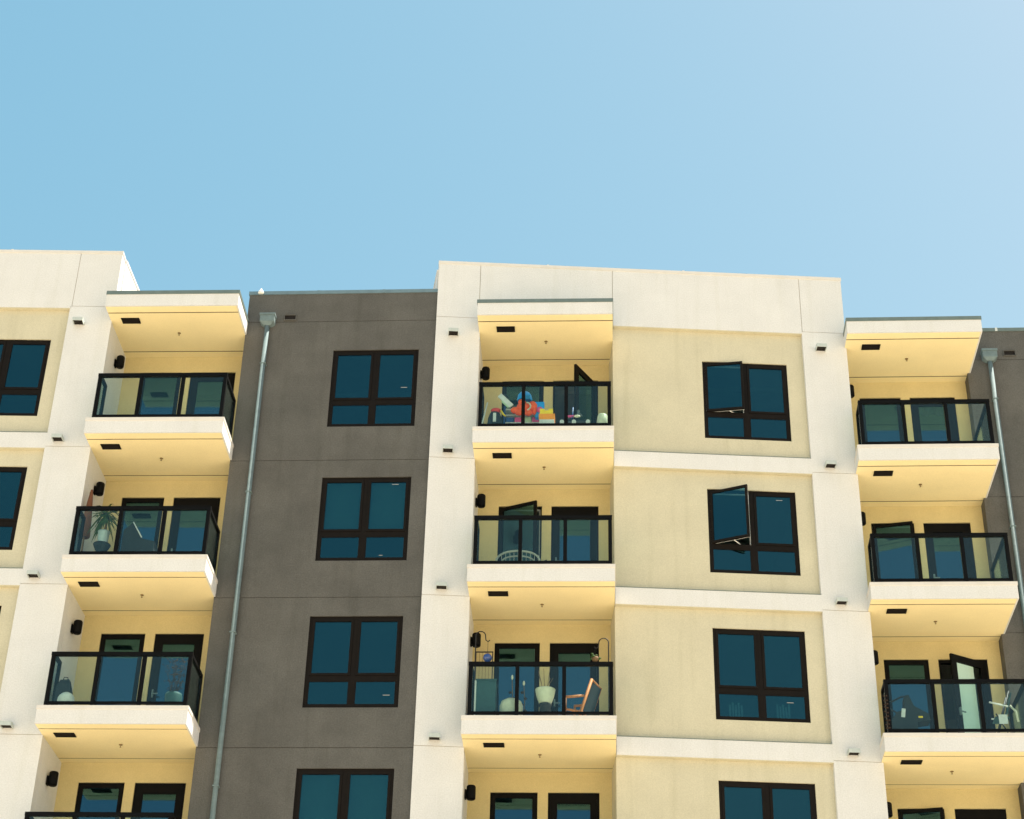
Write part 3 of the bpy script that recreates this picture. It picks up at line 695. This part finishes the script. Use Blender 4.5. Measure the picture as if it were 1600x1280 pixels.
# right balconies
t = thing('curtain', 'lilac grey gathered curtain inside the topmost right balcony door', 'curtain', at('R', 1, 6.66, 2.2, 2.02))
for i in range(9):
    x = -.43 + i * .1; MB().add([(x - .055, .02, 0 + .03 * (i % 2)), (x, -.02, -.02 + .03 * (i % 3)), (x + .055, .02, .03 * ((i + 1) % 2)), (x - .04, .02, .36), (x, -.01, .36), (x + .04, .02, .36)], [(0, 1, 4, 3), (1, 2, 5, 4)]).build('fold', LILAC, t)
t = thing('stroller', 'dark folded stroller with a white tag behind the right balcony glass', 'stroller', at('R', 3, 5.2, .42))
MB().tube([(-.32, 0, .74), (-.05, 0, .88), (.06, .02, .90)], .018, 8).build('handle', IRON, t); MB().tube([(-.28, .1, .70), (-.1, .1, .58), (.05, .1, .6)], .016, 8).build('handle', IRON, t)
mb = MB().add([(-.02, -.05, .62), (.0, -.05, .88), (.08, -.05, .9), (.16, -.05, .68), (.42, -.05, .52), (.44, -.05, .40), (.2, -.05, .36), (.18, -.05, .05), (-.22, -.05, .05), (-.24, -.05, .45)] , [])
v = [(-.02, .60), (.0, .88), (.08, .9), (.16, .68), (.42, .52), (.44, .40), (.2, .36), (.18, .05), (-.24, .05), (-.26, .42), (-.16, .56)]
n = len(v); mb = MB().add([(x, -.06, z) for x, z in v] + [(x, .22, z) for x, z in v], [tuple(range(n)), tuple(range(2 * n - 1, n - 1, -1))] + [(i, i + n, (i + 1) % n + n, (i + 1) % n) for i in range(n)])
mb.build('canopy', CHAR, t); MB().obox(T(-.06, -.075, .45) @ RY(.15), -.035, .035, -.004, .004, 0, .17).build('tag', WHITEP, t); MB().box(.22, .3, -.075, -.062, .44, .47).build('label', YELLOW, t)
for x in (-.15, .12): MB().tube([(x, -.1, .1), (x, -.06, .1)], .1, 16).build('wheel', IRON, t)
t = thing('folding_chair', 'folding chair with pale armrests and a white card at the right balcony end', 'chair', at('R', 3, 7.0, .55))
MB().tube([(-.22, 0, .83), (.12, 0, .74)], .017, 8).build('armrest', WHITEP, t); MB().tube([(-.15, .3, .62), (.12, .3, .60)], .015, 8).build('armrest', WHITEP, t)
for a, b in (((-.18, 0, .0), (.16, 0, 1.05)), ((.16, 0, .0), (-.12, 0, .6)), ((-.18, .3, .0), (.16, .3, 1.05))): MB().tube([a, b], .014, 8).build('leg', IRON, t)
MB().box(-.14, .12, .0, .3, .52, .545).build('seat', TEAL, t); MB().obox(T(.06, .01, .55) @ RY(.28), 0, .02, 0, .28, 0, .5).build('backrest', TEAL, t)
MB().box(-.09, .07, -.06, -.05, .38, .56).build('card', WHITEP, t); MB().tube([(.14, -.05, .74), (.24, -.05, .62), (.26, -.05, .42)], .02, 6).build('strap', CREAM, t)
t = thing('hanging_vine', 'thin brown leafy vine trailing down the railing end beside the pilaster', 'plant', at('R', 3, 4.79, .0))
pts = [(random.uniform(-.01, .01), -.05, .70 - i * .08) for i in range(9)]
MB().tube(pts, .006, 5).build('stem', BARK, t)
for p in pts:
    for s_ in (-1, 1): MB().ball((p[0] + s_ * .025, p[1] - .01, p[2] + random.uniform(-.02, .02)), (.018, .008, .016), 6, 4).build('leaf', BARK, t)
# inside the windows
t = thing('net_curtain', 'pale net curtain folds inside the lower panes of a beige panel window', 'curtain', FC @ T(5.65, REC + .28, 22.4695 - 3 * H))
for i in range(10):
    x = .22 + i * .055 + (.62 if i > 4 else 0); MB().box(x, x + .035, 0, .02, .02, .42 + .05 * (i % 2)).build('fold', plain('net_fabric', (.6, .62, .55), .9) if i == 0 else bpy.data.materials['net_fabric'], t)
t = thing('pink_blanket', 'pink bedding piled behind the lower pane of a grey wall window', 'bedding', FG @ T(-4.62, .3, 22.4695 - 2 * H))
MB().ball((0, .15, .12), (.42, .2, .16), 16, 8).build('cover', plain('magenta_fabric', (.5, .06, .16), .9), t)
